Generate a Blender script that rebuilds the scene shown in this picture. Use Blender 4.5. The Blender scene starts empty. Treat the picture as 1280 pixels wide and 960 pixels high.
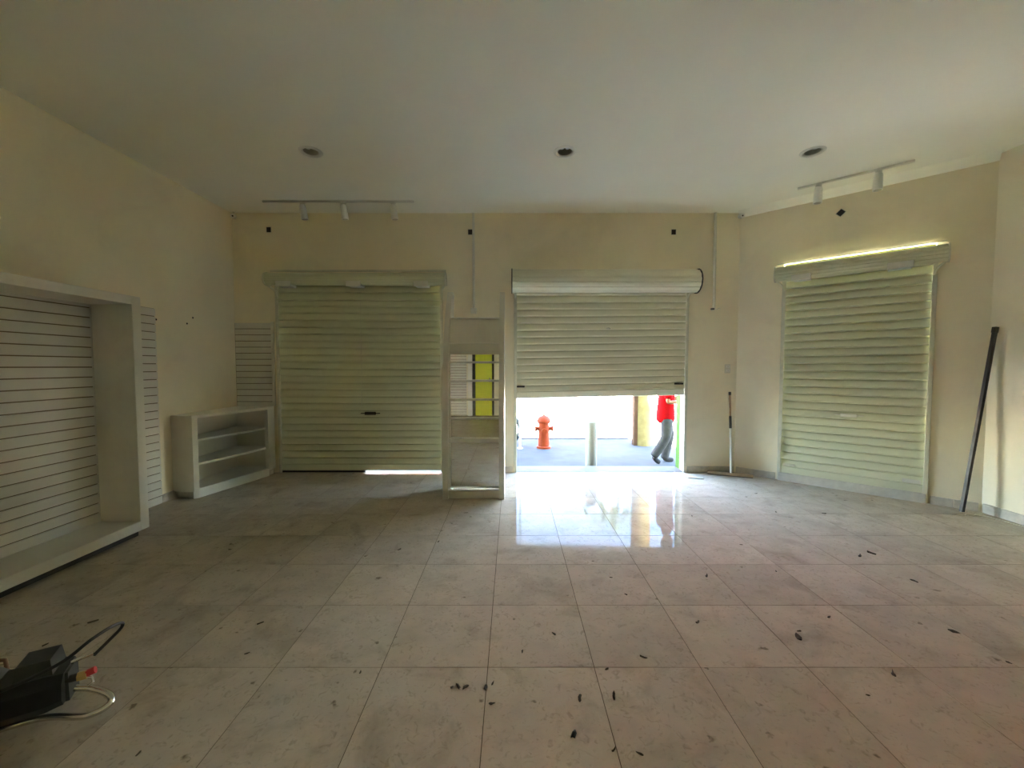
import bpy, bmesh, math, random
from mathutils import Vector, Matrix
random.seed(7)
sc = bpy.context.scene
COL = sc.collection
PI = math.pi

# ------------------------------------------------------------------ camera
cam_d = bpy.data.cameras.new('camera'); cam = bpy.data.objects.new('camera', cam_d); COL.objects.link(cam)
cam_d.sensor_width = 36.0; cam_d.lens = 36.0 * 500 / 1280; cam_d.clip_start = 0.05; cam_d.clip_end = 400
cam.location = (0, 0, 1.43)
cam.rotation_euler = (PI/2 - math.atan(22/500), 0, 0)
sc.camera = cam

# ------------------------------------------------------------------ sky and sun
SUN_EL, SUN_AZ = math.radians(58), math.radians(24)      # sun behind the building, a little to the right
world = bpy.data.worlds.new('world'); sc.world = world; world.use_nodes = True
nt = world.node_tree; nt.nodes.clear()
sky = nt.nodes.new('ShaderNodeTexSky'); sky.sky_type = 'NISHITA'; sky.sun_disc = False
sky.sun_elevation = SUN_EL; sky.sun_rotation = PI - SUN_AZ; sky.air_density = 1.0; sky.dust_density = 0.3; sky.ozone_density = 1.0
bg = nt.nodes.new('ShaderNodeBackground'); bg.inputs['Strength'].default_value = 8.0
wo = nt.nodes.new('ShaderNodeOutputWorld')
nt.links.new(sky.outputs[0], bg.inputs['Color']); nt.links.new(bg.outputs[0], wo.inputs['Surface'])
sun_d = bpy.data.lights.new('sun', 'SUN'); sun_d.energy = 480.0; sun_d.angle = math.radians(0.55); sun_d.color = (1, .95, .86)
sun = bpy.data.objects.new('sun', sun_d); COL.objects.link(sun); sun.location = (2, -4, 12)
sdir = Vector((math.sin(SUN_AZ)*math.cos(SUN_EL), -math.cos(SUN_AZ)*math.cos(SUN_EL), math.sin(SUN_EL)))
sun.rotation_euler = sdir.to_track_quat('Z', 'Y').to_euler()

sc.view_settings.view_transform = 'Standard'; sc.view_settings.look = 'None'
sc.view_settings.gamma = 1.0; sc.view_settings.use_curve_mapping = False
sc.view_settings.exposure = 0.25
sc.cycles.max_bounces = 14; sc.cycles.diffuse_bounces = 9; sc.cycles.glossy_bounces = 5
sc.cycles.sample_clamp_indirect = 90.0

# ------------------------------------------------------------------ materials
def lin(r, g, b):
    f = lambda c: ((c/255+.055)/1.055)**2.4 if c > 10 else c/255/12.92
    return (f(r), f(g), f(b), 1)
def mat(name, col, rough=.5, metal=0.0, ior=1.45, var=.12, scale=6.0, bump=0.0, bscale=60.0, spec=None, trans=0.0,
        dirt=None, dscale=2.0, damt=.5, rand=0.0, stretch=(1, 1, 1)):
    """Principled material whose colour is broken up by noise, with optional stains, relief and a per-object tone."""
    m = bpy.data.materials.new(name); m.use_nodes = True
    n = m.node_tree.nodes; l = m.node_tree.links; p = n['Principled BSDF']
    tc = n.new('ShaderNodeTexCoord'); mp = n.new('ShaderNodeMapping'); mp.inputs['Scale'].default_value = stretch
    l.new(tc.outputs['Object'], mp.inputs['Vector'])
    oi = n.new('ShaderNodeObjectInfo')
    ad = n.new('ShaderNodeVectorMath'); ad.operation = 'MULTIPLY_ADD'
    ad.inputs[1].default_value = (1, 1, 1); l.new(mp.outputs[0], ad.inputs[0])
    cb = n.new('ShaderNodeVectorMath'); cb.operation = 'SCALE'; cb.inputs[0].default_value = (31, 17, 23); l.new(oi.outputs['Random'], cb.inputs['Scale'])
    l.new(cb.outputs[0], ad.inputs[2])
    nz = n.new('ShaderNodeTexNoise'); nz.inputs['Scale'].default_value = scale; nz.inputs['Detail'].default_value = 6; nz.inputs['Roughness'].default_value = .6
    l.new(ad.outputs[0], nz.inputs['Vector'])
    rp = n.new('ShaderNodeValToRGB'); c = Vector(col[:3])
    rp.color_ramp.elements[0].position = .3; rp.color_ramp.elements[1].position = .7
    rp.color_ramp.elements[0].color = (*(c*(1-var)), 1); rp.color_ramp.elements[1].color = (*[min(1, v) for v in c*(1+var)], 1)
    l.new(nz.outputs['Fac'], rp.inputs['Fac']); out = rp.outputs['Color']
    if rand:
        mr = n.new('ShaderNodeMapRange'); mr.inputs['To Min'].default_value = 1-rand; mr.inputs['To Max'].default_value = 1+rand
        l.new(oi.outputs['Random'], mr.inputs['Value'])
        sm = n.new('ShaderNodeVectorMath'); sm.operation = 'SCALE'; l.new(out, sm.inputs[0]); l.new(mr.outputs[0], sm.inputs['Scale']); out = sm.outputs[0]
    if dirt:
        dz = n.new('ShaderNodeTexNoise'); dz.inputs['Scale'].default_value = dscale; dz.inputs['Detail'].default_value = 8; dz.inputs['Roughness'].default_value = .65; dz.inputs['Distortion'].default_value = .6
        l.new(ad.outputs[0], dz.inputs['Vector'])
        dr = n.new('ShaderNodeMapRange'); dr.inputs['From Min'].default_value = .52; dr.inputs['From Max'].default_value = .75; dr.inputs['To Max'].default_value = damt
        l.new(dz.outputs['Fac'], dr.inputs['Value'])
        mx = n.new('ShaderNodeMix'); mx.data_type = 'RGBA'; l.new(dr.outputs[0], mx.inputs[0]); l.new(out, mx.inputs[6]); mx.inputs[7].default_value = dirt
        out = mx.outputs[2]
    l.new(out, p.inputs['Base Color'])
    p.inputs['Roughness'].default_value = rough; p.inputs['Metallic'].default_value = metal; p.inputs['IOR'].default_value = ior
    if trans: p.inputs['Transmission Weight'].default_value = trans
    if bump:
        bz = n.new('ShaderNodeTexNoise'); bz.inputs['Scale'].default_value = bscale; bz.inputs['Detail'].default_value = 4
        l.new(ad.outputs[0], bz.inputs['Vector'])
        bp = n.new('ShaderNodeBump'); bp.inputs['Strength'].default_value = bump; bp.inputs['Distance'].default_value = .01
        l.new(bz.outputs['Fac'], bp.inputs['Height']); l.new(bp.outputs[0], p.inputs['Normal'])
    return m
M = {}
M['wall'] = mat('cream_wall_paint', (.84, .77, .57, 1), .75, var=.05, scale=1.2, bump=.12, bscale=90, dirt=(.42, .34, .2, 1), dscale=.9, damt=.22)
M['wall_out'] = mat('green_outside_paint', (.065, .13, .026, 1), .8, ior=1.15, var=.08)
M['ceil'] = mat('white_ceiling_paint', (.90, .88, .76, 1), .85, var=.03, scale=.8)
M['grout'] = mat('grey_grout', (.13, .105, .075, 1), .9, ior=1.05)
M['stone'] = mat('grey_marble_skirting', (.56, .52, .43, 1), .3, ior=1.2, var=.22, scale=7, dirt=(.30, .26, .19, 1), dscale=5, damt=.6)
M['sill'] = mat('pale_stone_threshold', (.13, .125, .11, 1), .7, ior=1.08, var=.12, scale=9)
M['shutter'] = mat('grey_green_shutter_enamel', (.67, .67, .47, 1), .42, var=.07, scale=2.5, dirt=(.40, .38, .27, 1), dscale=3, damt=.22, rand=.025, stretch=(.35, 1, 1))
M['shutter_white'] = mat('off_white_shutter_enamel', (.82, .79, .62, 1), .42, var=.07, scale=2.5, dirt=(.45, .40, .28, 1), dscale=3, damt=.25, rand=.03, stretch=(.35, 1, 1))
M['kerb_stone'] = mat('pale_kerb_stone', (.58, .55, .47, 1), .35, ior=1.2, var=.12, scale=9)
M['soffit'] = mat('yellow_soffit_paint', (.13, .135, .010, 1), .8, ior=1.15, var=.08)
M['rail'] = mat('painted_steel_rail', (.64, .62, .48, 1), .4, var=.1)
M['dark'] = mat('dark_steel', (.035, .03, .022, 1), .5, var=.3)
M['plate'] = mat('pale_bracket_paint', (.72, .70, .60, 1), .45, var=.08)
M['melamine'] = mat('white_melamine', (.70, .68, .58, 1), .4, var=.04, scale=3, dirt=(.45, .38, .25, 1), dscale=4, damt=.2)
M['slat'] = mat('white_slatwall', (.66, .64, .56, 1), .32, var=.05, scale=4, rand=.03)
M['groove'] = mat('brown_metal_backing', (.20, .16, .10, 1), .35, metal=.75)  # brown metal insert showing in the slatwall grooves
M['mirror'] = mat('mirror_glass', (.85, .88, .86, 1), .02, metal=1.0, var=.01)
M['chrome'] = mat('bright_metal', (.72, .71, .68, 1), .22, metal=1.0)
M['white_plastic'] = mat('white_plastic', (.80, .78, .70, 1), .4, var=.03)
M['black'] = mat('black_plastic', (.012, .012, .011, 1), .38, var=.3)
M['black_gloss'] = mat('dark_grey_plastic', (.045, .045, .04, 1), .35, var=.2)
M['rubber'] = mat('black_rubber', (.015, .015, .015, 1), .6)
M['brass'] = mat('brass_fitting', (.55, .38, .14, 1), .35, metal=.9)
M['red_knob'] = mat('red_plastic', (.5, .03, .02, 1), .4)
M['brown'] = mat('brown_cord', (.16, .08, .04, 1), .6)
M['steel_bar'] = mat('dark_iron_bar', (.05, .045, .04, 1), .45, metal=.4, var=.3)
M['wood'] = mat('worn_broom_wood', (.40, .27, .15, 1), .6, var=.25, scale=12, stretch=(.2, 1, 1))
M['leaf'] = mat('dry_leaf', (.055, .042, .02, 1), .8, var=.4, scale=40, rand=.4)
M['cord'] = mat('cream_cord', (.72, .66, .5, 1), .6)
M['yellow'] = mat('yellow_green_paint', (.60, .62, .02, 1), .5, var=.04)
M['hole'] = mat('dark_wall_box', (.03, .022, .012, 1), .8)
# outside
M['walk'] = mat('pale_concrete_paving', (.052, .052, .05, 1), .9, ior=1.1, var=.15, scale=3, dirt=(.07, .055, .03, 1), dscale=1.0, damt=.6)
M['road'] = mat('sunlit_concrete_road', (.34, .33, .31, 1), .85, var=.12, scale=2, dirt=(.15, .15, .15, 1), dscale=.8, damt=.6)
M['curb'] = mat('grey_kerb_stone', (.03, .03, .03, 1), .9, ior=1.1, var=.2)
M['facade'] = mat('white_bounce_facade', (.75, .73, .68, 1), .8, var=.05)  # kept bright so the added building throws more light indoors
M['hydrant'] = mat('orange_red_hydrant_paint', (.17, .024, .006, 1), .6, ior=1.2, var=.12, scale=9)
M['bollard'] = mat('cream_bollard_paint', (.27, .26, .21, 1), .85, ior=1.1, var=.06)
M['pole'] = mat('yellow_painted_concrete', (.17, .13, .05, 1), .9, ior=1.12, var=.25, scale=5)
M['pole_shade'] = mat('brown_pole_shade', (.055, .03, .017, 1), .8, ior=1.12, var=.2)  # shaded side of the utility pole, put into the colour
M['shirt'] = mat('red_cotton', (.22, .003, .004, 1), .9, ior=1.1, var=.12, scale=7, bump=.2, bscale=25)
M['jeans'] = mat('grey_denim', (.048, .043, .039, 1), .9, ior=1.1, var=.3, scale=9, bump=.3, bscale=30)
M['shoe'] = mat('dark_grey_shoe', (.04, .036, .033, 1), .8, ior=1.15)
M['skin'] = mat('brown_skin', (.16, .075, .04, 1), .6, ior=1.2, var=.05)
M['hair'] = mat('black_hair', (.01, .008, .006, 1), .5)
M['eye'] = mat('eye_white', (.7, .7, .68, 1), .2)
M['awning_red'] = mat('red_awning_cloth', (.6, .05, .09, 1), .7)
M['palm_trunk'] = mat('palm_bark', (.35, .3, .22, 1), .8, scale=12)
M['palm_leaf'] = mat('palm_green', (.1, .16, .04, 1), .6)
M['bulb'] = mat('frosted_lamp_glass', (.75, .74, .68, 1), .25)
M['housing'] = mat('dull_reflector', (.42, .39, .30, 1), .35, metal=.4)
M['motor'] = mat('dark_motorcycle_paint', (.04, .04, .05, 1), .3)

def tile_material():
    m = mat('polished_cream_tile', (.50, .44, .34, 1), .1, ior=1.085, var=.10, scale=5, dirt=(.20, .165, .115, 1), dscale=3.2, damt=.5, rand=.05)
    n = m.node_tree.nodes; l = m.node_tree.links; p = n['Principled BSDF']
    tc = next(x for x in n if x.type == 'TEX_COORD')
    src = p.inputs['Base Color'].links[0].from_socket
    vec = next(x for x in n if x.type == 'VECT_MATH' and x.operation == 'MULTIPLY_ADD').outputs[0]
    # fine veins of the stone and short brown scuffs
    v = n.new('ShaderNodeTexNoise'); v.inputs['Scale'].default_value = 26; v.inputs['Detail'].default_value = 8; v.inputs['Distortion'].default_value = 1.8
    l.new(vec, v.inputs['Vector'])
    r = n.new('ShaderNodeMapRange'); r.inputs['From Min'].default_value = .56; r.inputs['From Max'].default_value = .72; r.inputs['To Max'].default_value = .38
    l.new(v.outputs['Fac'], r.inputs['Value'])
    mx = n.new('ShaderNodeMix'); mx.data_type = 'RGBA'; l.new(r.outputs[0], mx.inputs[0]); l.new(src, mx.inputs[6]); mx.inputs[7].default_value = (.17, .135, .09, 1)
    # small specks of grit
    s = n.new('ShaderNodeTexNoise'); s.inputs['Scale'].default_value = 14; s.inputs['Detail'].default_value = 3
    l.new(vec, s.inputs['Vector'])
    r2 = n.new('ShaderNodeMapRange'); r2.inputs['From Min'].default_value = .70; r2.inputs['From Max'].default_value = .76; r2.inputs['To Max'].default_value = .7
    l.new(s.outputs['Fac'], r2.inputs['Value'])
    m2 = n.new('ShaderNodeMix'); m2.data_type = 'RGBA'; l.new(r2.outputs[0], m2.inputs[0]); l.new(mx.outputs[2], m2.inputs[6]); m2.inputs[7].default_value = (.10, .08, .05, 1)
    l.new(m2.outputs[2], p.inputs['Base Color'])
    rr = n.new('ShaderNodeMapRange'); rr.inputs['From Min'].default_value = .3; rr.inputs['From Max'].default_value = .75
    rr.inputs['To Min'].default_value = .02; rr.inputs['To Max'].default_value = .13
    dz = n.new('ShaderNodeTexNoise'); dz.inputs['Scale'].default_value = 2.5; dz.inputs['Detail'].default_value = 6; l.new(vec, dz.inputs['Vector'])
    l.new(dz.outputs['Fac'], rr.inputs['Value']); l.new(rr.outputs[0], p.inputs['Roughness'])
    return m
M['tile'] = tile_material()
# ------------------------------------------------------------------ mesh helpers
class MB:
    def __init__(s): s.v = []; s.f = []
    def add(s, vs, fs):
        o = len(s.v); s.v += [tuple(v) for v in vs]; s.f += [tuple(i+o for i in f) for f in fs]; return s
    def box(s, x0, x1, y0, y1, z0, z1):
        return s.add([(x0,y0,z0),(x1,y0,z0),(x1,y1,z0),(x0,y1,z0),(x0,y0,z1),(x1,y0,z1),(x1,y1,z1),(x0,y1,z1)],
                     [(0,3,2,1),(4,5,6,7),(0,1,5,4),(1,2,6,5),(2,3,7,6),(3,0,4,7)])
    def bbox(s, x0, x1, y0, y1, z0, z1, b=.004):
        """box with chamfered edges"""
        bm = bmesh.new(); bmesh.ops.create_cube(bm, size=1)
        for v in bm.verts: v.co = ((x0+x1)/2+v.co.x*(x1-x0), (y0+y1)/2+v.co.y*(y1-y0), (z0+z1)/2+v.co.z*(z1-z0))
        b = min(b, .45*min(x1-x0, y1-y0, z1-z0))
        bmesh.ops.bevel(bm, geom=list(bm.edges), offset=b, segments=1, affect='EDGES', clamp_overlap=True)
        return s.bm(bm)
    def bm(s, bm):
        bm.verts.index_update(); s.add([v.co[:] for v in bm.verts], [[v.index for v in f.verts] for f in bm.faces]); bm.free(); return s
    def prism(s, pts, a0, a1, axis='z'):
        """polygon (list of 2-D points) extruded along an axis"""
        n = len(pts)
        def P(p, a): return {'z': (p[0], p[1], a), 'x': (a, p[0], p[1]), 'y': (p[0], a, p[1])}[axis]
        vs = [P(p, a0) for p in pts] + [P(p, a1) for p in pts]
        fs = [tuple(range(n))[::-1], tuple(range(n, 2*n))] + [(i, (i+1) % n, n+(i+1) % n, n+i) for i in range(n)]
        if axis == 'y': fs = [f[::-1] for f in fs]
        return s.add(vs, fs)
    def tube(s, pts, r, seg=10, caps=True, closed=False):
        pts = [Vector(p) for p in pts]; n = len(pts); rs = r if isinstance(r, (list, tuple)) else [r]*n
        rings = []; up = None
        for i, p in enumerate(pts):
            if closed: d = pts[(i+1) % n]-pts[i-1]
            else: d = pts[min(i+1, n-1)]-pts[max(i-1, 0)]
            d.normalize()
            if up is None: up = d.orthogonal().normalized()
            up = (up-d*up.dot(d)).normalized() if (up-d*up.dot(d)).length > 1e-6 else d.orthogonal().normalized()
            q = d.cross(up)
            rings.append([p+(up*math.cos(2*PI*k/seg)+q*math.sin(2*PI*k/seg))*rs[i] for k in range(seg)])
        vs = [v for rg in rings for v in rg]; fs = []
        for i in range(n if closed else n-1):
            j = (i+1) % n
            for k in range(seg): fs.append((i*seg+k, i*seg+(k+1) % seg, j*seg+(k+1) % seg, j*seg+k))
        if caps and not closed: fs += [tuple(range(seg))[::-1], tuple(range((n-1)*seg, n*seg))]
        return s.add(vs, fs)
    def lathe(s, prof, c=(0, 0, 0), seg=24, cap=True):
        """(radius, height) profile turned about z through c"""
        vs = []; fs = []; n = len(prof)
        for r, z in prof:
            for k in range(seg): vs.append((c[0]+r*math.cos(2*PI*k/seg), c[1]+r*math.sin(2*PI*k/seg), c[2]+z))
        for i in range(n-1):
            for k in range(seg): fs.append((i*seg+k, i*seg+(k+1) % seg, (i+1)*seg+(k+1) % seg, (i+1)*seg+k))
        if cap: fs += [tuple(range(seg))[::-1], tuple(range((n-1)*seg, n*seg))]
        return s.add(vs, fs)
    def ball(s, c, r, seg=14, ring=9):
        r = r if isinstance(r, (list, tuple)) else (r, r, r); vs = [(c[0], c[1], c[2]-r[2])]; fs = []
        for i in range(1, ring):
            a = -PI/2+PI*i/ring
            for k in range(seg): vs.append((c[0]+r[0]*math.cos(a)*math.cos(2*PI*k/seg), c[1]+r[1]*math.cos(a)*math.sin(2*PI*k/seg), c[2]+r[2]*math.sin(a)))
        vs.append((c[0], c[1], c[2]+r[2])); L = len(vs)-1
        for k in range(seg):
            fs.append((0, 1+(k+1) % seg, 1+k)); b = 1+(ring-2)*seg; fs.append((L, b+k, b+(k+1) % seg))
        for i in range(ring-2):
            for k in range(seg): fs.append((1+i*seg+k, 1+i*seg+(k+1) % seg, 1+(i+1)*seg+(k+1) % seg, 1+(i+1)*seg+k))
        return s.add(vs, fs)
    def mesh(s, name, m, smooth=False):
        me = bpy.data.meshes.new(name); me.from_pydata(s.v, [], s.f); me.update()
        if smooth:
            me.polygons.foreach_set('use_smooth', [True]*len(me.polygons))
            try: me.set_sharp_from_angle(angle=math.radians(38))
            except Exception: pass
        me.materials.append(M[m] if isinstance(m, str) else m); return me
    def build(s, name, m, parent=None, world=True, smooth=False):
        """link as one object; with world=True the coordinates are world ones and the parent's place is taken off"""
        if parent and world:
            o = root_loc(parent); s.v = [(a-o[0], b-o[1], c-o[2]) for a, b, c in s.v]
        ob = bpy.data.objects.new(name, s.mesh(name, m, smooth)); COL.objects.link(ob)
        if parent: ob.parent = parent
        return ob
def curve(pts, n=5):
    """smooth path through points"""
    P = [Vector(p) for p in pts]; P = [P[0]*2-P[1]]+P+[P[-1]*2-P[-2]]; out = []
    for i in range(1, len(P)-2):
        for k in range(n):
            t = k/n; a, b, c, d = P[i-1:i+3]
            out.append(.5*((2*b)+(c-a)*t+(2*a-5*b+4*c-d)*t*t+(-a+3*b-3*c+d)*t**3))
    return out+[P[-2]]
def root_loc(o):
    l = Vector(o.location)
    while o.parent: o = o.parent; l += o.location
    return l
def link(name, me, parent, loc=(0, 0, 0), rot=(0, 0, 0)):
    o = bpy.data.objects.new(name, me); COL.objects.link(o); o.parent = parent; o.location = loc; o.rotation_euler = rot; return o
def tag(o, label, cat, group=None):
    o['label'] = label; o['category'] = cat
    if group: o['group'] = group
    return o
def struct(o, label=None):
    o['kind'] = 'structure'
    if label: o['label'] = label
    return o
def thing(name, label, cat, loc=(0, 0, 0), rotz=0, group=None):
    o = bpy.data.objects.new(name, None); COL.objects.link(o); o.location = loc; o.rotation_euler = (0, 0, rotz); o.empty_display_size = .1
    return tag(o, label, cat, group)

# ------------------------------------------------------------------ the room shell
XL, YF, XR, YB, ZC = -3.68, 5.345, 4.62, -2.9, 3.44
A = Vector((3.0, 5.345)); B = Vector((4.62, 3.88)); AB = (B-A); LW = AB.length; AD = AB.normalized(); ANG = math.atan2(AD.y, AD.x)
NO = Vector((-AD.y, AD.x))                       # outward normal of the angled wall
if NO.y < 0: NO = -NO
TW = .30                                        # wall thickness
ZT = 5.60                                       # top of the unseen parapet, raised to shade the pavement and pole
def openings_wall(mb, x0, x1, holes, z0, z1, y0, y1, f):
    """wall between x0 and x1 with rectangular openings (a, b, zlow, ztop), built of blocks; f maps local to world"""
    def blk(a, b, c, d):
        if b-a < 1e-4 or d-c < 1e-4: return
        m = MB().box(a, b, y0, y1, c, d); mb.add([f(v) for v in m.v], m.f)
    x = x0
    for a, b, c, d in holes:
        blk(x, a, z0, z1); blk(a, b, z0, c); blk(a, b, d, z1); x = b
    blk(x, x1, z0, z1)
ident = lambda v: v
HL = (-3.12, -.93); HM = (.04, 2.33); ZTOP = 2.52
mb = MB(); openings_wall(mb, XL-.0, 3.0, [(HL[0], HL[1], -.12, ZTOP), (HM[0], HM[1], -.12, ZTOP)], -.12, ZC, YF, YF+.17, ident)
wall_far = struct(mb.build('wall_far', 'wall'), 'cream painted shop front wall with two shutter openings')
mb = MB(); openings_wall(mb, XL-.3, 3.12, [(HL[0], HL[1], -.12, ZTOP), (HM[0], HM[1], -.12, ZTOP)], -.12, ZC, YF+.17, YF+TW, ident)
mb.box(XL-.3, 3.12, YF+.05, YF+TW, ZC, ZT)  # unseen parapet wall, added to cast shade on the pavement
struct(mb.build('wall_facade', 'wall_out'), 'green painted outer skin of the shop front')
fA = lambda v: (A.x+AD.x*v[0]+NO.x*v[1], A.y+AD.y*v[0]+NO.y*v[1], v[2])
HR = (.50, 1.80)
mb = MB(); openings_wall(mb, 0, LW+.0, [(HR[0], HR[1], -.12, 2.70)], -.12, ZC, 0, .17, fA)
wall_angle = struct(mb.build('wall_corner', 'wall'), 'cream painted angled corner wall with a shutter opening')
mb = MB(); openings_wall(mb, -.05, LW+.15, [(HR[0], HR[1], -.12, 2.70)], -.12, ZC, .17, TW, fA)
m = MB().box(-.05, LW+.15, .05, TW, ZC, ZT); mb.add([fA(v) for v in m.v], m.f)  # unseen parapet continued over the angled wall, added for its shade
struct(mb.build('wall_corner_facade', 'wall_out'), 'green painted outer skin of the angled corner wall')
struct(MB().box(XL-.2, XL, YB, YF, -.12, ZT).build('wall_left', 'wall'), 'cream painted side wall behind the slatwall display')
struct(MB().box(XR, XR+.2, YB, B.y, -.12, ZT).build('wall_right', 'wall'), 'cream painted side wall at the picture edge')
mb = MB(); openings_wall(mb, XL-.2, XR+.2, [], -.12, ZC, YB-.2, YB, ident)
struct(mb.build('wall_back', 'wall'), 'cream painted wall at the back of the shop')
# ceiling: slab with three square cut-outs for the downlights, closed above
DL = [(-1.885, 3.84), (.494, 3.84), (2.817, 3.84)]; hs = .071
pol = lambda *p: list(p)
mb = MB().prism([(XL-.2, YB-.2), (XR+.2, YB-.2), (XR+.2, 3.84-hs), (XL-.2, 3.84-hs)], ZC, ZC+.03)
mb.prism([(XL-.2, 3.84+hs), (XR+.1, 3.84+hs), (XR+.1, B.y+.05), (A.x+.1, YF+.05), (XL-.2, YF+.05)], ZC, ZC+.03)
xs = [XL-.2]+[v for d in DL for v in (d[0]-hs, d[0]+hs)]+[XR+.1]
for i in range(0, len(xs), 2): mb.box(xs[i], xs[i+1], 3.84-hs, 3.84+hs, ZC, ZC+.03)
mb.prism([(XL-.2, YB-.2), (XR+.2, YB-.2), (XR+.2, B.y+.05), (A.x+.1, YF+.05), (XL-.2, YF+.05)], ZC+.22, ZC+.4)
struct(mb.build('ceiling', 'ceil'), 'smooth white painted ceiling')

# floor: screed and separate tiles with open joints
TX, TY, X0, Y0 = .506, .4945, -.115, 1.842
floor = struct(MB().prism([(XL, YB), (XR, YB), (B.x, B.y), (A.x, A.y), (XL, YF)], -.12, -.0016).build('floor', 'grout'), 'polished cream stone tile floor')
tile_cache = {}
def tile_mesh(w, d):
    k = (round(w, 3), round(d, 3))
    if k not in tile_cache:
        tile_cache[k] = MB().box(-w/2, w/2, -d/2, d/2, -.010, 0).mesh('tile', 'tile')
    return tile_cache[k]
def clip_poly(poly, a, b, c):            # keep a*x+b*y<=c
    out = []
    for i in range(len(poly)):
        p, q = poly[i], poly[(i+1) % len(poly)]; dp, dq = a*p[0]+b*p[1]-c, a*q[0]+b*q[1]-c
        if dp <= 0: out.append(p)
        if dp*dq < 0: t = dp/(dp-dq); out.append((p[0]+t*(q[0]-p[0]), p[1]+t*(q[1]-p[1])))
    return out
J = .0035
for i in range(-8, 11):
    for j in range(-10, 9):
        x0, x1 = X0+i*TX+J/2, X0+(i+1)*TX-J/2; y0, y1 = Y0+j*TY+J/2, Y0+(j+1)*TY-J/2
        x0, x1 = max(x0, XL), min(x1, XR); y0, y1 = max(y0, YB), min(y1, YF)
        if x1-x0 < .02 or y1-y0 < .02: continue
        c = NO.x*A.x+NO.y*A.y
        if NO.x*x1+NO.y*y1 <= c:
            o = link('tile', tile_mesh(x1-x0, y1-y0), floor, ((x0+x1)/2, (y0+y1)/2, 0))
        else:
            pl = clip_poly([(x0, y0), (x1, y0), (x1, y1), (x0, y1)], NO.x, NO.y, c)
            if len(pl) < 3: continue
            cx, cy = sum(p[0] for p in pl)/len(pl), sum(p[1] for p in pl)/len(pl)
            o = link('tile', MB().prism([(p[0]-cx, p[1]-cy) for p in pl], -.010, 0).mesh('tile', 'tile'), floor, (cx, cy, 0))
# thresholds in the openings
struct(MB().bbox(HM[0], HM[1], YF-.0, YF+TW+.03, -.12, .004).build('trim_1', 'sill'), 'pale stone threshold under the raised shutter')
struct(MB().bbox(HL[0], HL[1], YF-.0, YF+TW+.03, -.12, .002).build('trim_2', 'sill'), 'pale stone threshold under the closed wide shutter')
m = MB().bbox(HR[0], HR[1], -.03, TW+.02, -.12, .10)
struct(MB().add([fA(v) for v in m.v], m.f).build('trim_3', 'kerb_stone'), 'raised pale stone kerb under the corner shutter')

# stone skirting, cut in lengths
def skirting(name, f, x0, x1, pieces, label, h=.085, t=.018):
    root = None; L = (x1-x0)/pieces
    for k in range(pieces):
        m = MB().bbox(x0+k*L+.0015, x0+(k+1)*L-.0015, -t, -.0005, 0.0005, h, .003)
        m = MB().add([f(v) for v in m.v], m.f)
        if root is None: root = struct(m.build(name, 'stone'), label)
        else: m.build('skirting_piece', 'stone', root)
fF = lambda v: (v[0], YF+v[1], v[2])
skirting('baseboard_far', fF, HM[1]+.03, 2.98, 1, 'grey marble skirting under the wall outlet')
skirting('baseboard_pillar', fF, HL[1]+.03, HM[0]-.03, 2, 'grey marble skirting on the pillar behind the mirror stand')
skirting('baseboard_corner', fA, .02, HR[0]-.03, 1, 'grey marble skirting between the broom and the corner shutter')
skirting('baseboard_corner', fA, HR[1]+.03, LW-.02, 2, 'grey marble skirting behind the leaning iron bar')
fR = lambda v: (XR+v[1], B.y-v[0], v[2])
skirting('baseboard_right', fR, .02, 5.0, 8, 'pale marble skirting along the wall at the right picture edge', h=.09)
fL = lambda v: (XL-v[1], v[0], v[2])
skirting('baseboard_left', fL, YB+.05, 5.3, 14, 'grey skirting along the wall behind the slatwall display')
m = MB().box(HR[0], HR[1], .10, TW-.001, 2.688, 2.699)
struct(MB().add([fA(v) for v in m.v], m.f).build('trim_5', 'soffit'), 'yellow strip under the lintel of the corner shutter opening')
# white cornice along the angled wall
m = MB().prism([(-.125, ZC), (0, ZC), (0, ZC-.062), (-.02, ZC-.062)], .0, LW, 'x')
struct(MB().add([fA(v) for v in m.v], m.f).build('trim_4', 'ceil'), 'white ceiling cornice above the corner shutter')

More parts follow.
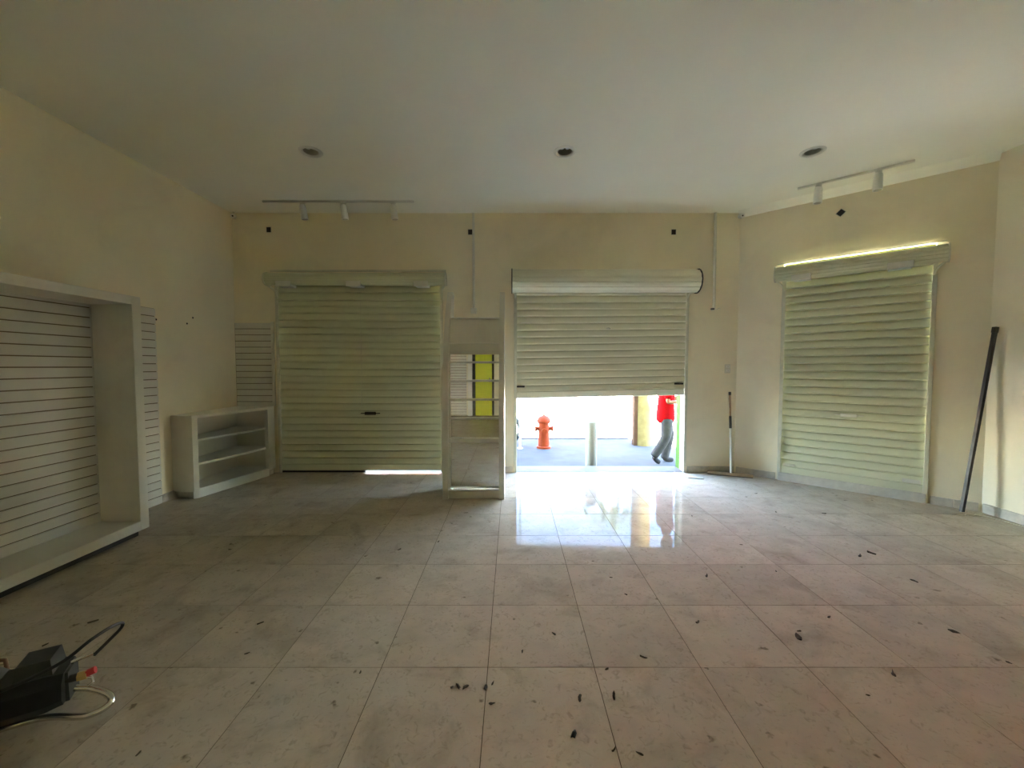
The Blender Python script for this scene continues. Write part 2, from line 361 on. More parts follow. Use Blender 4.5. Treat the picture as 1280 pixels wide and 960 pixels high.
# ------------------------------------------------------------------ roller shutters
SLAT_P = .092
def slat_profile():
    pts = [(.014, .0), (.014, .006), (-.021, .0075), (-.0265, .015), (-.024, .032), (-.015, .060), (-.005, .082), (.0, .0865), (.014, .088), (.014, SLAT_P)]
    return pts + [(y+.004, z) for y, z in reversed(pts)]
def shutter(name, label, loc, rotz, w, z_low, z_roll, r_roll, y_roll, matn, tilt=0, group='roller shutters', plates=(), seal=None, handle=None, wide=.07, top_bar=True, ends=None):
    """local frame: x along the wall, -y into the room, z up from the floor"""
    t = thing(name, label, 'roller shutter', loc, rotz, group)
    for x0, x1 in ((-.014, .024), (w-.024, w+.014)):                         # guide rails on both sides
        g = MB().bbox(x0, x1, -.018, -.002, .002 if name else 0, z_roll-.06).bbox(x0 if x0 < 0 else x1-.014, x0+.014 if x0 < 0 else x1, -.002, .06, .09, z_roll-.06)
        g.build('guide_rail', 'rail', t, False)
    z_up = z_roll+.0
    n = int(math.ceil((z_up-z_low-.09)/SLAT_P))
    me = MB().prism(slat_profile(), .008, w-.008, 'x').mesh('slat', matn, True)
    for i in range(n):
        z = z_low+.078+i*SLAT_P
        fr = 1-i/n
        link('slat', me, t, (0, .028, z+tilt*.0), (0, -tilt*fr, 0))
    b = MB().bbox(.006, w-.006, -.012, .034, z_low, z_low+.088, .006).build('bottom_bar', matn, t, False); b.rotation_euler = (0, 0, 0)
    if tilt: b.rotation_euler = (0, -tilt, 0)
    # the rolled-up part: a drum of wound slats
    N = 13; pr = []
    for k in range(N):
        a0, a1 = 2*PI*(k+.06)/N, 2*PI*(k+.94)/N
        for a, rr in ((a0-.06*2*PI/N, r_roll*.90), (a0, r_roll*.98), ((a0+a1)/2, r_roll*1.02), (a1, r_roll*.98)):
            pr.append((y_roll+rr*math.cos(a), z_roll+rr*math.sin(a)))
    roll = MB().prism(pr, -wide, w+wide, 'x').build('roll', matn, t, False, True)
    for s, x in ((0, -wide-.012), (1, w+wide)):                            # end plates on wall brackets
        e = MB().prism([(y_roll+(r_roll+.012)*math.cos(2*PI*k/20), z_roll+(r_roll+.012)*math.sin(2*PI*k/20)) for k in range(20)], x, x+.012, 'x')
        e = e.build('end_plate', (ends or 'rail'), t, False)
        MB().bbox(x, x+.012, y_roll, -.001, z_roll-r_roll*.9, z_roll-r_roll*.9+.05).build('bracket', 'rail', e, False)
        xe = x+(.012 if s == 0 else 0); xg = .005 if s == 0 else w-.005
        MB().tube(curve([(xe, y_roll-.02, z_roll-.02), (xe+(xg-xe)*.15, y_roll+.0, z_roll-.08), (xe+(xg-xe)*.8, y_roll*.35, z_roll-.13), (xg, -.016, z_roll-.19)]), .013, 8).build('guide_arm', 'rail', t, False, True)
    for x0, x1, z0, z1 in plates:
        p = MB().bbox(x0, x1, y_roll-r_roll-.016, y_roll-r_roll-.004, z0, z1, .003).bbox(x0+.01, x1-.01, y_roll-r_roll-.005, -.02, z0+.01, z1-.03, .003)
        p.build('roll_clip', 'plate', t, False)
    if handle:
        x, z, mt = handle
        h = MB().bbox(x-.075, x+.075, -.016, .004, z-.02, z+.02, .006).build('lock', mt, t, False)
        MB().bbox(x-.13, x+.13, -.008, .004, z-.006, z+.006).build('lock_bolt', mt, h, False)
    return t
# wide closed shutter on the left
s1 = shutter('roller_shutter', 'wide closed grey-green roller shutter behind the low corner shelf unit', (HL[0], YF, 0), 0, HL[1]-HL[0], .028, 2.56, .078, -.10, 'shutter',
             plates=[(.10, .29, 2.45, 2.52), (1.0, 1.19, 2.45, 2.52), (1.86, 2.05, 2.45, 2.52)], handle=(1.22, .80, 'dark'), wide=.06)
MB().box(.01, 1.14, -.006, .03, .004, .03).build('light_gap_filler', 'rubber', s1, False)  # added strip blocking the light gap under the left half
MB().bbox(-.06, 2.25, -.03, -.012, 2.672, 2.70).build('top_bar', 'rail', s1, False)
MB().bbox(.0, 2.19, -.03, .02, 2.30, 2.325, .004).build('stiffening_bar', 'shutter', s1, False)
MB().tube([(1.11, -.002, 2.28), (1.11, -.004, .84)], .003, 6).build('pull_wire', 'rail', s1, False)
# the raised shutter in the middle
s2 = shutter('roller_shutter', 'half-raised off-white roller shutter with a thick roll, street showing below it', (HM[0], YF, 0), 0, HM[1]-HM[0], 1.0, 2.52, .145, -.17, 'shutter_white',
             tilt=math.radians(1.2), wide=.035, ends='dark')
for x, z in ((.07, 1.16), (2.19, 1.20)):
    bl = MB().bbox(x-.06, x+.06, -.012, .004, z-.012, z+.012).build('side_bolt', 'dark', s2, False)
MB().ball((1.24, -.004, 1.93), (.03, .015, .014)).build('lock', 'plate', s2, False, True)
# shutter in the angled wall
s3 = shutter('roller_shutter', 'closed pale green roller shutter in the angled corner wall with a lit gap on top', (A.x+AD.x*HR[0], A.y+AD.y*HR[0], 0), ANG, HR[1]-HR[0], .095, 2.555, .085, -.105, 'shutter',
             plates=[(.10, .29, 2.44, 2.51), (.93, 1.13, 2.44, 2.51)], handle=(.66, .87, 'plate'), wide=.07)
MB().bbox(-.07, 1.37, -.03, -.012, 2.685, 2.70).build('top_bar', 'rail', s3, False)
MB().bbox(1.12, 1.26, -.02, .0, .19, .23, .004).build('side_bolt', 'plate', s3, False)
MB().bbox(.05, .17, -.02, .0, .19, .22, .004).build('side_bolt', 'rail', s3, False)

# ------------------------------------------------------------------ slatwall pieces
SP = .0805
def slats(parent, f, x0, x1, z0, z1, y_front, th=.012, gap=.009):
    """horizontal boards with open grooves, each board a part; f(kind) gives the mesh axis"""
    n = int((z1-z0)/SP+.001); me = None
    if f == 'y': me = MB().bbox(-th, 0, 0, x1-x0, 0, SP-gap, .0015).mesh('slat', 'slat')
    else: me = MB().bbox(0, x1-x0, 0, th, 0, SP-gap, .0015).mesh('slat', 'slat')
    o = root_loc(parent)
    for k in range(n):
        z = z0+k*SP
        loc = (y_front, x0, z) if f == 'y' else (x0, y_front, z)
        link('slat', me, parent, Vector(loc)-o)
# big framed display along the left wall
F0, FX, FB, FY0, FY1, FZ0, FZ1 = -3.10, -3.10, -3.43, .9, 3.365, .06, 2.005
fr = .078
u = thing('slatwall_display', 'large white framed slatwall display cabinet standing along the side wall', 'display unit', (-3.3, 2.1, 0))
MB().bbox(FB-.03, FX, FY1-fr, FY1, FZ0+.0, FZ1, .003).build('side_panel', 'melamine', u)
MB().bbox(FB-.03, FX, FY0, FY0+fr, FZ0, FZ1, .003).build('side_panel', 'melamine', u)
MB().bbox(FB-.03, FX, FY0+fr, FY1-fr, FZ1-fr*.9, FZ1, .003).build('top_board', 'melamine', u)
MB().bbox(FB-.03, FX, FY0+fr, FY1-fr, FZ0, FZ0+fr, .003).build('bottom_board', 'melamine', u)
MB().bbox(FB-.03, FB-.014, FY0+fr, FY1-fr, FZ0+fr, FZ1-fr*.9).build('backing', 'groove', u)
slats(u, 'y', FY0+fr+.001, FY1-fr-.001, FZ0+fr-.078, FZ1-fr*.9+.06, FB-.001)
MB().box(FB-.02, FX-.06, FY0+.04, FY1-.04, 0, FZ0-.001).build('plinth', 'dark', u)
# slatwall sheet on the left wall beyond the cabinet
u = thing('slatwall', 'tall white slatwall sheet on the side wall just past the big display cabinet', 'slatwall', (XL+.02, 3.7, 0), group='slatwall sheets')
MB().box(XL+.0215, XL+.028, 3.42, 4.11, .01, 2.02).build('backing', 'groove', u)
slats(u, 'y', 3.42, 4.11, .012, 2.03, XL+.041)
# slatwall sheet on the far wall over the low unit
u = thing('slatwall', 'small white slatwall sheet on the front wall above the low corner shelf unit', 'slatwall', (-3.42, YF-.02, .9), group='slatwall sheets')
MB().box(XL+.001, -3.195, YF-.010, YF-.001, .905, 2.005).build('backing', 'groove', u)
slats(u, 'x', XL+.012, -3.195, .885, 2.03, YF-.023)
MB().bbox(-3.195, -3.16, YF-.028, YF-.001, .905, 2.02).build('edge_strip', 'melamine', u)

# ------------------------------------------------------------------ low corner shelf unit
u = thing('corner_shelf_unit', 'low white open corner shelf unit with two shelves beside the wide shutter', 'shelf unit', (-3.45, 4.8, 0))
xl, yb = XL+.004, YF-.036
out = [(xl, 4.285), (-3.50, 4.255), (-3.43, 4.262), (-3.402, 4.30), (-3.17, 5.17), (-3.168, yb), (xl, yb)]
def inset(p, d):
    c = Vector((-3.46, 4.95)); return [tuple(Vector(q)+(c-Vector(q)).normalized()*d) for q in p]
ZU = .90
MB().prism(out, ZU-.028, ZU).build('top_board', 'melamine', u)
MB().prism(inset(out, .012), .075, .10).build('bottom_board', 'melamine', u)
MB().prism(inset(out, .03), .0, .075).build('plinth', 'stone', u)
MB().prism([out[0], out[1], out[2], out[3], (-3.425, 4.318), (-3.436, 4.29), (-3.50, 4.285), (xl, 4.315)], .075, ZU-.028).build('side_panel', 'melamine', u, smooth=True)
MB().prism([(-3.17, 5.17), (-3.168, yb), (-3.19, yb), (-3.225, 5.185)], .075, ZU-.028).build('side_panel', 'melamine', u)
MB().prism([(xl, 4.32), (xl+.012, 4.32), (xl+.012, yb-.012), (-3.19, yb-.012), (-3.19, yb), (xl, yb)], .10, ZU-.028).build('back_panel', 'melamine', u)
for z in (.365, .625):
    cur = [(xl+.012, 4.32), (-3.45, 4.30)]
    for k in range(9):                                                    # gently bowed front edge
        t = k/8; cur.append((-3.43+.215*t-.0*t+.022*math.sin(PI*t), 4.315+.87*t))
    cur += [(-3.2, yb-.012), (xl+.012, yb-.012)]
    MB().prism(cur, z-.011, z+.011).build('shelf', 'melamine', u)
MB().prism([(-3.437, 4.262), (-3.402, 4.30), (-3.17, 5.17), (-3.185, 5.17), (-3.418, 4.31), (-3.44, 4.275)], .0005, .09).build('kick_board', 'melamine', u)

# ------------------------------------------------------------------ mirrored display stand in front of the pillar
u = thing('mirror_stand', 'tall narrow white display stand with mirror panes in front of the pillar', 'display stand', (-.415, 4.45, 0))
prof = [(4.245, 0), (4.25, .5), (4.262, 1.0), (4.29, 1.4), (4.36, 1.70), (4.47, 1.98), (4.61, 2.22), (4.68, 2.29), (4.75, 2.30), (4.79, 2.27), (4.80, 2.2), (4.74, 1.8), (4.70, 1.2), (4.68, 0)]
for x0, x1 in ((-.745, -.688), (-.140, -.084)):
    MB().prism(prof, x0, x1, 'x').build('side_board', 'melamine', u)
xi0, xi1 = -.688, -.140
def yfr(z):
    for (a, b), (c, d) in zip(prof[:8], prof[1:8]):
        if b <= z <= d: return a+(c-a)*(z-b)/(d-b)
    return prof[7][0]
def panel(name, z0, z1, dy, th, mt, x0=xi0, x1=xi1, parent=u):
    ya, yc = yfr(z0)+dy, yfr(z1)+dy
    return MB().prism([(ya, z0), (yc, z1), (yc+th, z1), (ya+th, z0)], x0, x1, 'x').build(name, mt, parent)
panel('bottom_rail', .0, .088, .03, .03, 'melamine')
ym = 4.36
MB().box(xi0, xi1, ym, ym+.006, .088, .60).build('mirror_pane', 'mirror', u)
MB().bbox(xi0, xi1, ym-.06, ym+.02, .60, .645).build('bottom_shelf', 'melamine', u)
zs = [.645, .865, 1.07, 1.275, 1.475, 1.56]
for a, b in zip(zs[:-1], zs[1:]):
    MB().box(xi0+.02, xi1, ym, ym+.006, a+.001, b-.001).build('mirror_pane', 'mirror', u)
for z in zs[1:-1]: MB().bbox(xi0, xi1, ym-.03, ym-.001, z-.012, z+.010, .003).build('crossbar', 'melamine', u)
MB().box(xi0, xi0+.018, ym-.012, ym+.006, .646, 1.56).build('inner_strip', 'melamine', u)
for z0, z1 in ((1.565, 1.675), (1.69, 1.965)):
    p = panel('upper_panel', z0, z1, .06, .012, 'melamine')
    MB().bbox(xi0, xi1, yfr(z1)+.04, yfr(z1)+.072, z1, z1+.014, .003).build('panel_lip', 'white_plastic', p)
MB().box(xi0-.01, xi1+.01, 4.56, 4.575, .1, 1.5).build('back_board', 'melamine', u)

# ------------------------------------------------------------------ things on the walls
def wall_box(label, f, x, z, rot=0):
    o = MB(); s = .028; m = MB().box(-s, s, -.004, .006, -s*1.15, s*1.15); R = Matrix.Rotation(rot, 3, 'Y')
    o.add([f(tuple(Vector((x, 0, z))+R @ Vector(v))) for v in m.v], m.f)
    fm = MB().box(-s-.006, s+.006, -.003, -.0005, -s*1.15-.006, s*1.15+.006)
    t = thing('wall_box', label, 'junction box', f((x, -.002, z)), 0, 'open wall boxes under the ceiling')
    o.build('recess', 'hole', t); MB().add([f(tuple(Vector((x, 0, z))+R @ Vector(v))) for v in fm.v], fm.f).build('rim', 'rail', t)
wall_box('dark open wall box above the wide closed shutter', fF, -3.198, 3.225)
wall_box('dark open wall box beside the conduit over the pillar', fF, -.548, 3.195)
wall_box('dark open wall box above the right end of the raised shutter', fF, 2.126, 3.195)
wall_box('dark diamond-turned wall box above the corner shutter', fA, 1.026, 3.185, PI/4)
# surface conduits
t = thing('conduit', 'thin cream conduit running down the pillar from the ceiling', 'conduit', (-.506, YF, 2.17), 0, 'wall conduits')
MB().bbox(-.522, -.490, YF-.020, YF-.001, 2.20, ZC-.002).build('pipe', 'plate', t)
MB().bbox(-.545, -.467, YF-.035, YF-.001, 2.13, 2.20).build('end_box', 'plate', t)
t = thing('conduit', 'cream conduit with a hooked end right of the raised shutter', 'conduit', (2.66, YF, 2.18), 0, 'wall conduits')
MB().tube([(2.662, YF-.02, ZC-.002), (2.668, YF-.02, 2.24)], .018).build('pipe', 'plate', t, smooth=True)
e = MB().tube([(2.668, YF-.016, 2.24), (2.667, YF-.02, 2.205), (2.655, YF-.025, 2.185), (2.63, YF-.03, 2.18)], .019).build('elbow', 'plate', t, smooth=True)
MB().lathe([(.024, 0), (.024, .02)], (2.645, YF-.03, 2.175), 14).build('elbow_ring', 'dark', e)
MB().tube([(2.67, YF-.02, 2.2), (2.70, YF-.03, 2.175), (2.73, YF-.02, 2.195), (2.76, YF-.012, 2.19)], .005).build('loose_wire', 'plate', t, smooth=True)
# wall outlet
t = thing('wall_outlet', 'white double outlet plate on the wall above the broom', 'outlet', (2.873, YF, 1.40))
MB().bbox(2.835, 2.915, YF-.010, YF-.0008, 1.34, 1.46).build('plate', 'rail', t)
for z in (1.375, 1.425):
    s = MB().bbox(2.85, 2.90, YF-.014, YF-.010, z-.016, z+.016).build('socket', 'plate', t)
    MB().box(2.866, 2.87, YF-.0148, YF-.0139, z-.003, z+.003).box(2.88, 2.884, YF-.0148, YF-.0139, z-.003, z+.003).build('socket_hole', 'dark', s)
# security cameras in the corners
def cctv(label, x, y, sx):
    t = thing('security_camera', label, 'camera', (x, y, 3.40), 0, 'corner security cameras')
    MB().lathe([(.03, 0), (.03, .012), (.012, .02), (.012, .045)], (x, y-.03, ZC-.046), 14).build('mount', 'plate', t, smooth=True)
    d = Vector((sx*.4, -1, -.25)).normalized(); c = Vector((x, y-.03, ZC-.055))
    MB().tube([c-d*.03, c+d*.045], .030, 14).build('housing', 'white_plastic', t, smooth=True)
    MB().tube([c+d*.044, c+d*.049], .010, 14).build('lens', 'dark', t)
cctv('small white security camera in the ceiling corner over the slatwall', -3.63, YF-.01, 1)
cctv('small white security camera in the ceiling corner by the angled wall', 2.98, YF-.02, -.2)
# screw holes on the left wall
for (y, z, lb) in ((4.64, 1.99, 'upper screw hole in the bare side wall'), (4.555, 1.915, 'lower screw hole in the bare side wall'), (4.16, 1.915, 'screw hole close to the tall slatwall sheet')):
    tag(MB().lathe([(.011, -.003), (.011, .0015)], (0, 0, 0), 8).build('screw_hole', 'hole'), lb, 'hole', 'wall screw holes')
    o = bpy.data.objects[[k for k in bpy.data.objects.keys() if k.startswith('screw_hole')][-1]]; o.location = (XL, y, z); o.rotation_euler = (0, PI/2, 0)

# ------------------------------------------------------------------ ceiling lights
for (x, y), lb in zip(DL, ('round recessed downlight above the left track light', 'round recessed downlight in the middle of the ceiling', 'round recessed downlight near the angled wall')):
    t = thing('downlight', lb, 'ceiling light', (x, y, ZC), 0, 'recessed downlights')
    MB().lathe([(.066, .004), (.070, -.004), (.080, -.011), (.098, -.008), (.106, -.0005), (.100, -.0003), (.072, .0)], (x, y, ZC), 32, False).build('trim_ring', 'plate', t, smooth=True)
    MB().lathe([(.0665, .0), (.064, .06), (.045, .11), (.0, .112)], (x, y, ZC), 24, False).build('reflector', 'housing', t, smooth=True)
    for s in (-1, 1):
        b = MB().lathe([(.0, -.0), (.018, .004), (.021, .02), (.019, .05), (.012, .07)], (x+s*.026, y, ZC+.025), 14).build('bulb', 'bulb', t, smooth=True)
def spot(t, p, aim, d=.15):
    p = Vector(p); aim = Vector(aim).normalized()
    MB().lathe([(.008, 0), (.008, .03)], (p.x, p.y, p.z-.045), 10).bbox(p.x-.03, p.x+.03, p.y-.012, p.y+.012, p.z-.018, p.z-.002).build('stem', 'plate', t)
    c = p+Vector((0, 0, -.05))
    h = MB().tube([c-aim*.02, c, c+aim*(d-.02), c+aim*d], [.030, .038, .041, .041], 16).build('spot_head', 'white_plastic', t, smooth=True)
    MB().tube([c+aim*(d-.002), c+aim*(d+.001)], .034, 16).build('spot_lens', 'housing', h)
t = thing('track_light', 'white track light with three spot heads above the wide closed shutter', 'track light', (-2.1, 4.953, ZC), 0, 'track lights')
MB().bbox(-3.03, -1.19, 4.938, 4.968, ZC-.022, ZC-.0005).build('track', 'plate', t)
for x, a in ((-2.547, (.12, .1, -1)), (-2.05, (.1, .1, -1)), (-1.445, (.12, .1, -1))): spot(t, (x, 4.953, ZC-.02), a)
t = thing('track_light', 'white track light with two spot heads above the corner shutter', 'track light', (3.57, 4.3, ZC), 0, 'track lights')
p0, p1 = Vector((3.22, 4.60)), Vector((3.925, 3.985)); d = (p1-p0).normalized(); q = Vector((-d.y, d.x))*.015
MB().prism([tuple(p0+q), tuple(p0-q), tuple(p1-q), tuple(p1+q)], ZC-.022, ZC-.0005).build('track', 'plate', t)
for k in (.20, .72):
    p = p0+(p1-p0)*k; spot(t, (p.x, p.y, ZC-.02), (-.05, -.02, -1))

# ------------------------------------------------------------------ broom, iron bar, cord
t = thing('floor_squeegee', 'worn wooden floor squeegee with a long pale handle leaning in the corner', 'squeegee', (2.85, 5.18, 0))
p0, p1 = Vector((2.60, 5.27, 0)), Vector((3.085, 5.06, 0)); d = (p1-p0).normalized(); n = Vector((-d.y, d.x, 0))
def bar(mb, a, b, hw, z0, z1):
    mb.prism([tuple((a+n*hw)[:2]), tuple((a-n*hw)[:2]), tuple((b-n*hw)[:2]), tuple((b+n*hw)[:2])], z0, z1); return mb
bar(MB(), p0, p1, .022, .012, .042).build('head', 'wood', t)
bar(MB(), p0+d*.005, p1-d*.005, .006, .0006, .014).build('rubber_blade', 'rubber', t)
h0 = Vector((2.862, 5.165, .03)); h1 = Vector((2.905, 5.325, 1.09))
L = lambda k: tuple(h0.lerp(h1, k))
MB().tube([L(0), L(.55)], .014).build('handle', 'white_plastic', t, smooth=True)
MB().tube([L(.55), L(.70)], .0155).build('handle_joint', 'dark', t, smooth=True)
MB().tube([L(.70), L(.965)], .011).build('handle_upper', 'wood', t, smooth=True)
MB().tube([L(.96), L(1.0)], .016).build('handle_cap', 'dark', t, smooth=True)
# iron bar leaning in the right corner
t = thing('iron_bar', 'long dark iron bar leaning against the corner by the angled wall', 'metal bar', (4.40, 3.86, 0))
b0 = Vector((4.395, 3.85, .012)); b1 = Vector((4.588, 3.815, 1.80)); ax = (b1-b0).normalized()
sx = ax.cross(Vector((0, 1, 0))).normalized(); sy = ax.cross(sx)
def sqbar(mb, a, b, r):
    vs = [a+sx*i*r+sy*j*r for i, j in ((-1, -1), (1, -1), (1, 1), (-1, 1))]+[b+sx*i*r+sy*j*r for i, j in ((-1, -1), (1, -1), (1, 1), (-1, 1))]
    return mb.add(vs, [(0, 1, 2, 3), (7, 6, 5, 4), (0, 4, 5, 1), (1, 5, 6, 2), (2, 6, 7, 3), (3, 7, 4, 0)])
sqbar(MB(), b0, b1, .0135).build('bar', 'steel_bar', t)
sqbar(MB(), b1-ax*.05, b1+ax*.004, .0165).build('end_cap', 'dark', t)
pts = [(4.24, 3.80, .004), (4.33, 3.77, .005), (4.37, 3.79, .012), (4.42, 3.77, .006), (4.47, 3.80, .004), (4.52, 3.74, .004), (4.54, 3.62, .004), (4.555, 3.50, .004), (4.58, 3.38, .004), (4.56, 3.22, .004), (4.59, 3.1, .004)]
tag(MB().tube(pts, .0045, 6).build('loose_cord', 'cord', smooth=True), 'thin cream cord lying on the floor along the wall by the iron bar', 'cord')
tag(MB().prism([(2.20, 5.12), (2.26, 5.06), (2.42, 5.02), (2.44, 5.035), (2.30, 5.10), (2.24, 5.15)], .0005, .012).build('wood_splinter', 'cord'), 'pale wood sliver on the floor at the foot of the raised shutter', 'wood piece')

# ------------------------------------------------------------------ air compressor at the left picture edge
t = thing('air_compressor', 'black portable air compressor with a bent tube handle at the lower left edge', 'compressor', (-1.95, 1.5, 0))
ax = Vector((.86, .51, 0)).normalized(); sd = Vector((ax.y, -ax.x, 0)); e0 = Vector((-1.83, 1.60, 0))
def cp(a, s, z): return e0+ax*a+sd*s+Vector((0, 0, z))
ring = [(-.085, .07), (-.10, .10), (-.095, .17), (-.07, .205), (.06, .205), (.085, .17), (.09, .10), (.075, .07)]
mb = MB(); vs = []; AA = [-.55, -.52, -.05, 0]; SC = [.85, 1, 1, .88]
for a, k in zip(AA, SC):
    for s, z in ring: vs.append(cp(a, s*k, .137+(z-.137)*k))
nr = len(ring); fs = [(i*nr+k, i*nr+(k+1) % nr, (i+1)*nr+(k+1) % nr, (i+1)*nr+k) for i in range(3) for k in range(nr)]+[tuple(range(nr))[::-1], tuple(range(3*nr, 4*nr))]
mb.add(vs, fs).build('body', 'black', t)
def cbox(a0, a1, s0, s1, z0, z1, taper=0):
    vs = [cp(a0, s0, z0), cp(a1, s0, z0), cp(a1, s1, z0), cp(a0, s1, z0), cp(a0+taper, s0+taper, z1), cp(a1-taper, s0+taper, z1), cp(a1-taper, s1-taper, z1), cp(a0+taper, s1-taper, z1)]
    return MB().add(vs, [(0, 3, 2, 1), (4, 5, 6, 7), (0, 1, 5, 4), (1, 2, 6, 5), (2, 3, 7, 6), (3, 0, 4, 7)])
cbox(-.14, -.03, -.07, .05, .20, .262, .008).build('control_box', 'black_gloss', t)
cbox(-.44, -.19, -.08, .07, .20, .235, .02).build('motor_cover', 'black_gloss', t)
cbox(-.004, .012, -.05, .045, .075, .19, .003).build('end_bracket', 'black_gloss', t)
MB().tube(curve([cp(-.40, .06, .05), (-1.95, 1.50, .03), (-1.86, 1.543, .026), (-1.75, 1.545, .026), (-1.70, 1.55, .028), (-1.665, 1.575, .035), (-1.662, 1.60, .045), (-1.69, 1.615, .06), (-1.76, 1.62, .08), (-1.81, 1.60, .10)]), .0125, 12).build('tube_foot', 'chrome', t, smooth=True)
MB().tube(curve([cp(-.22, .085, .20), cp(-.1, .075, .22), cp(.0, .05, .245), cp(.07, .01, .285), cp(.12, -.05, .292), cp(.142, -.09, .278), cp(.135, -.10, .25), cp(.10, -.07, .220), cp(.065, -.03, .195)]), .0065, 10).build('cable', 'rubber', t, smooth=True)
v = MB().tube([cp(.0, .03, .155), cp(.035, .03, .155)], .015).build('valve', 'dark', t, smooth=True)
MB().tube([cp(.033, .03, .155), cp(.062, .03, .155)], .018, 6).build('valve_nut', 'brass', v)
MB().tube([cp(.060, .03, .158), cp(.086, .03, .165)], .014, 14).build('valve_knob', 'red_knob', v, smooth=True)
MB().tube([cp(.0, -.02, .195), cp(.03, -.025, .20), cp(.065, -.03, .205)], .007).build('quick_coupling', 'chrome', t, smooth=True)
MB().tube([cp(.055, .03, .145), cp(.075, .03, .135), cp(.08, .04, .12), cp(.065, .045, .112)], .005).build('drain_hook', 'chrome', t, smooth=True)
MB().tube([cp(-.36, -.09, .19), cp(-.33, -.12, .22), cp(-.27, -.13, .235), cp(-.22, -.12, .225), cp(-.20, -.08, .20)], .007).build('brown_lead', 'brown', t, smooth=True)
for s in (-.125, .125):
    c0, c1 = cp(-.24, s-.02, .075), cp(-.24, s+.02, .075)
    wl = MB().tube([c0, c1], .075, 20).build('wheel', 'rubber', t, smooth=True)
    MB().tube([cp(-.24, s-.023, .075), cp(-.24, s+.023, .075)], .035, 14).build('wheel_hub', 'housing', wl, smooth=True)

# ------------------------------------------------------------------ dry leaf scraps on the floor
LEAF = [(-.24, 1.728), (-.268, 1.724), (-.207, 1.724), (-.118, 1.719), (-.087, 1.746), (.293, 1.663), (.24, 1.498), (.379, 1.43), (.473, 1.417), (.451, 1.832), (.44, 1.672), (.649, 1.905), (.052, 1.949), (1.512, 2.05), (1.552, 2.101), (1.773, 1.798), (2.383, 2.101), (1.55, 1.68), (1.038, 2.176), (.713, 2.451), (.672, 2.651), (1.328, 2.671), (1.811, 2.226), (2.627, 2.96), (2.753, 2.999), (2.681, 2.61), (2.746, 4.443), (-2.347, 2.183), (-2.398, 1.996), (-2.2, 3.065), (-1.4, 2.169), (-1.32, 1.933), (-.71, 1.808), (-.881, 3.065), (-.601, 3.208), (1.842, 3.15), (1.845, 2.735), (.223, 2.082), (3.034, 3.83), (-1.381, 1.417), (2.399, 1.873), (2.595, 3.873), (1.722, 3.768), (-.088, 1.635)]
BIG = {6: 1.7, 5: 1.2, 15: 1.3, 16: 1.5, 13: 1.5, 0: 1.4, 23: 1.5, 24: 1.6, 25: 1.4, 27: 1.2}
BANDS = [(1.6, 'nearest row'), (1.76, 'second nearest row'), (2.0, 'third nearest row'), (2.3, 'fourth nearest row'), (2.9, 'middle row'), (3.5, 'row before the farthest'), (9, 'farthest row')]
ORD = ['leftmost', 'second from the left', 'third from the left', 'fourth from the left', 'fifth from the left', 'sixth from the left', 'seventh from the left', 'eighth from the left', 'ninth from the left', 'tenth from the left']
band_of = lambda y: next(n for lim, n in BANDS if y < lim)
LEAF_LABEL = {}
for _, nm in BANDS:
    mem = sorted((k for k in range(len(LEAF)) if band_of(LEAF[k][1]) == nm), key=lambda k: LEAF[k][0]/LEAF[k][1])
    for r, k in enumerate(mem): LEAF_LABEL[k] = 'dry leaf scrap, %s in the %s of scraps' % (ORD[r], nm)
for i, (x, y) in enumerate(LEAF):
    k = BIG.get(i, random.uniform(.6, 1.0)); ln, wd = .018*k, random.uniform(.006, .010)*k; a = random.uniform(0, PI)
    pts = []
    N = 9
    for q in range(N):
        th = 2*PI*q/N; r = 1+random.uniform(-.45, .3); pts.append((ln*math.cos(th)*r, wd*math.sin(th)*r))
    vs = [(0, 0, .006*k)]+[(p[0], p[1], .0012+.007*k*abs(p[0]/ln)**2*random.random()) for p in pts]+[(p[0]*.97, p[1]*.97, .0004) for p in pts]
    fs = [(0, 1+q, 1+(q+1) % N) for q in range(N)]+[(1+q, 1+N+q, 1+N+(q+1) % N, 1+(q+1) % N) for q in range(N)]+[tuple(range(1+N, 1+2*N))[::-1]]
    o = MB().add(vs, fs).build('leaf_scrap', 'leaf'); o.location = (x, y, 0); o.rotation_euler = (0, 0, a)
    tag(o, LEAF_LABEL[i], 'leaf', 'dry leaf scraps on the floor')

# ------------------------------------------------------------------ back of the room, seen in the mirror panes
u = thing('slatwall', 'white slatwall sheet at the back of the shop, seen in the mirror', 'slatwall', (-1.75, YB+.02, 0), group='slatwall sheets')
MB().box(-2.3, -1.32, YB+.001, YB+.012, .02, 2.2).build('backing', 'groove', u)
me = MB().bbox(0, .98, 0, .012, 0, SP-.012, .0015).mesh('slat', 'slat')
for k in range(27): link('slat', me, u, Vector((-2.3, YB+.013, .03+k*SP))-Vector(u.location))
tag(MB().bbox(-1.27, -1.15, YB+.002, YB+.14, 0, ZC-.001).build('column', 'white_plastic'), 'slim white column at the back of the shop, seen in the mirror', 'column')
u = struct(MB().bbox(-1.06, -.58, YB+.002, YB+.045, .002, 2.15).build('door_1', 'yellow'), 'yellow-green door at the back of the shop')
MB().bbox(-.66, -.63, YB+.045, YB+.09, .98, 1.10).build('door_handle', 'chrome', u)
MB().box(-1.15, -1.06, YB+.001, YB+.03, 0, 2.2).build('door_frame', 'dark', u)
MB().box(-.58, -.52, YB+.001, YB+.03, 0, 2.2).build('door_frame', 'dark', u)

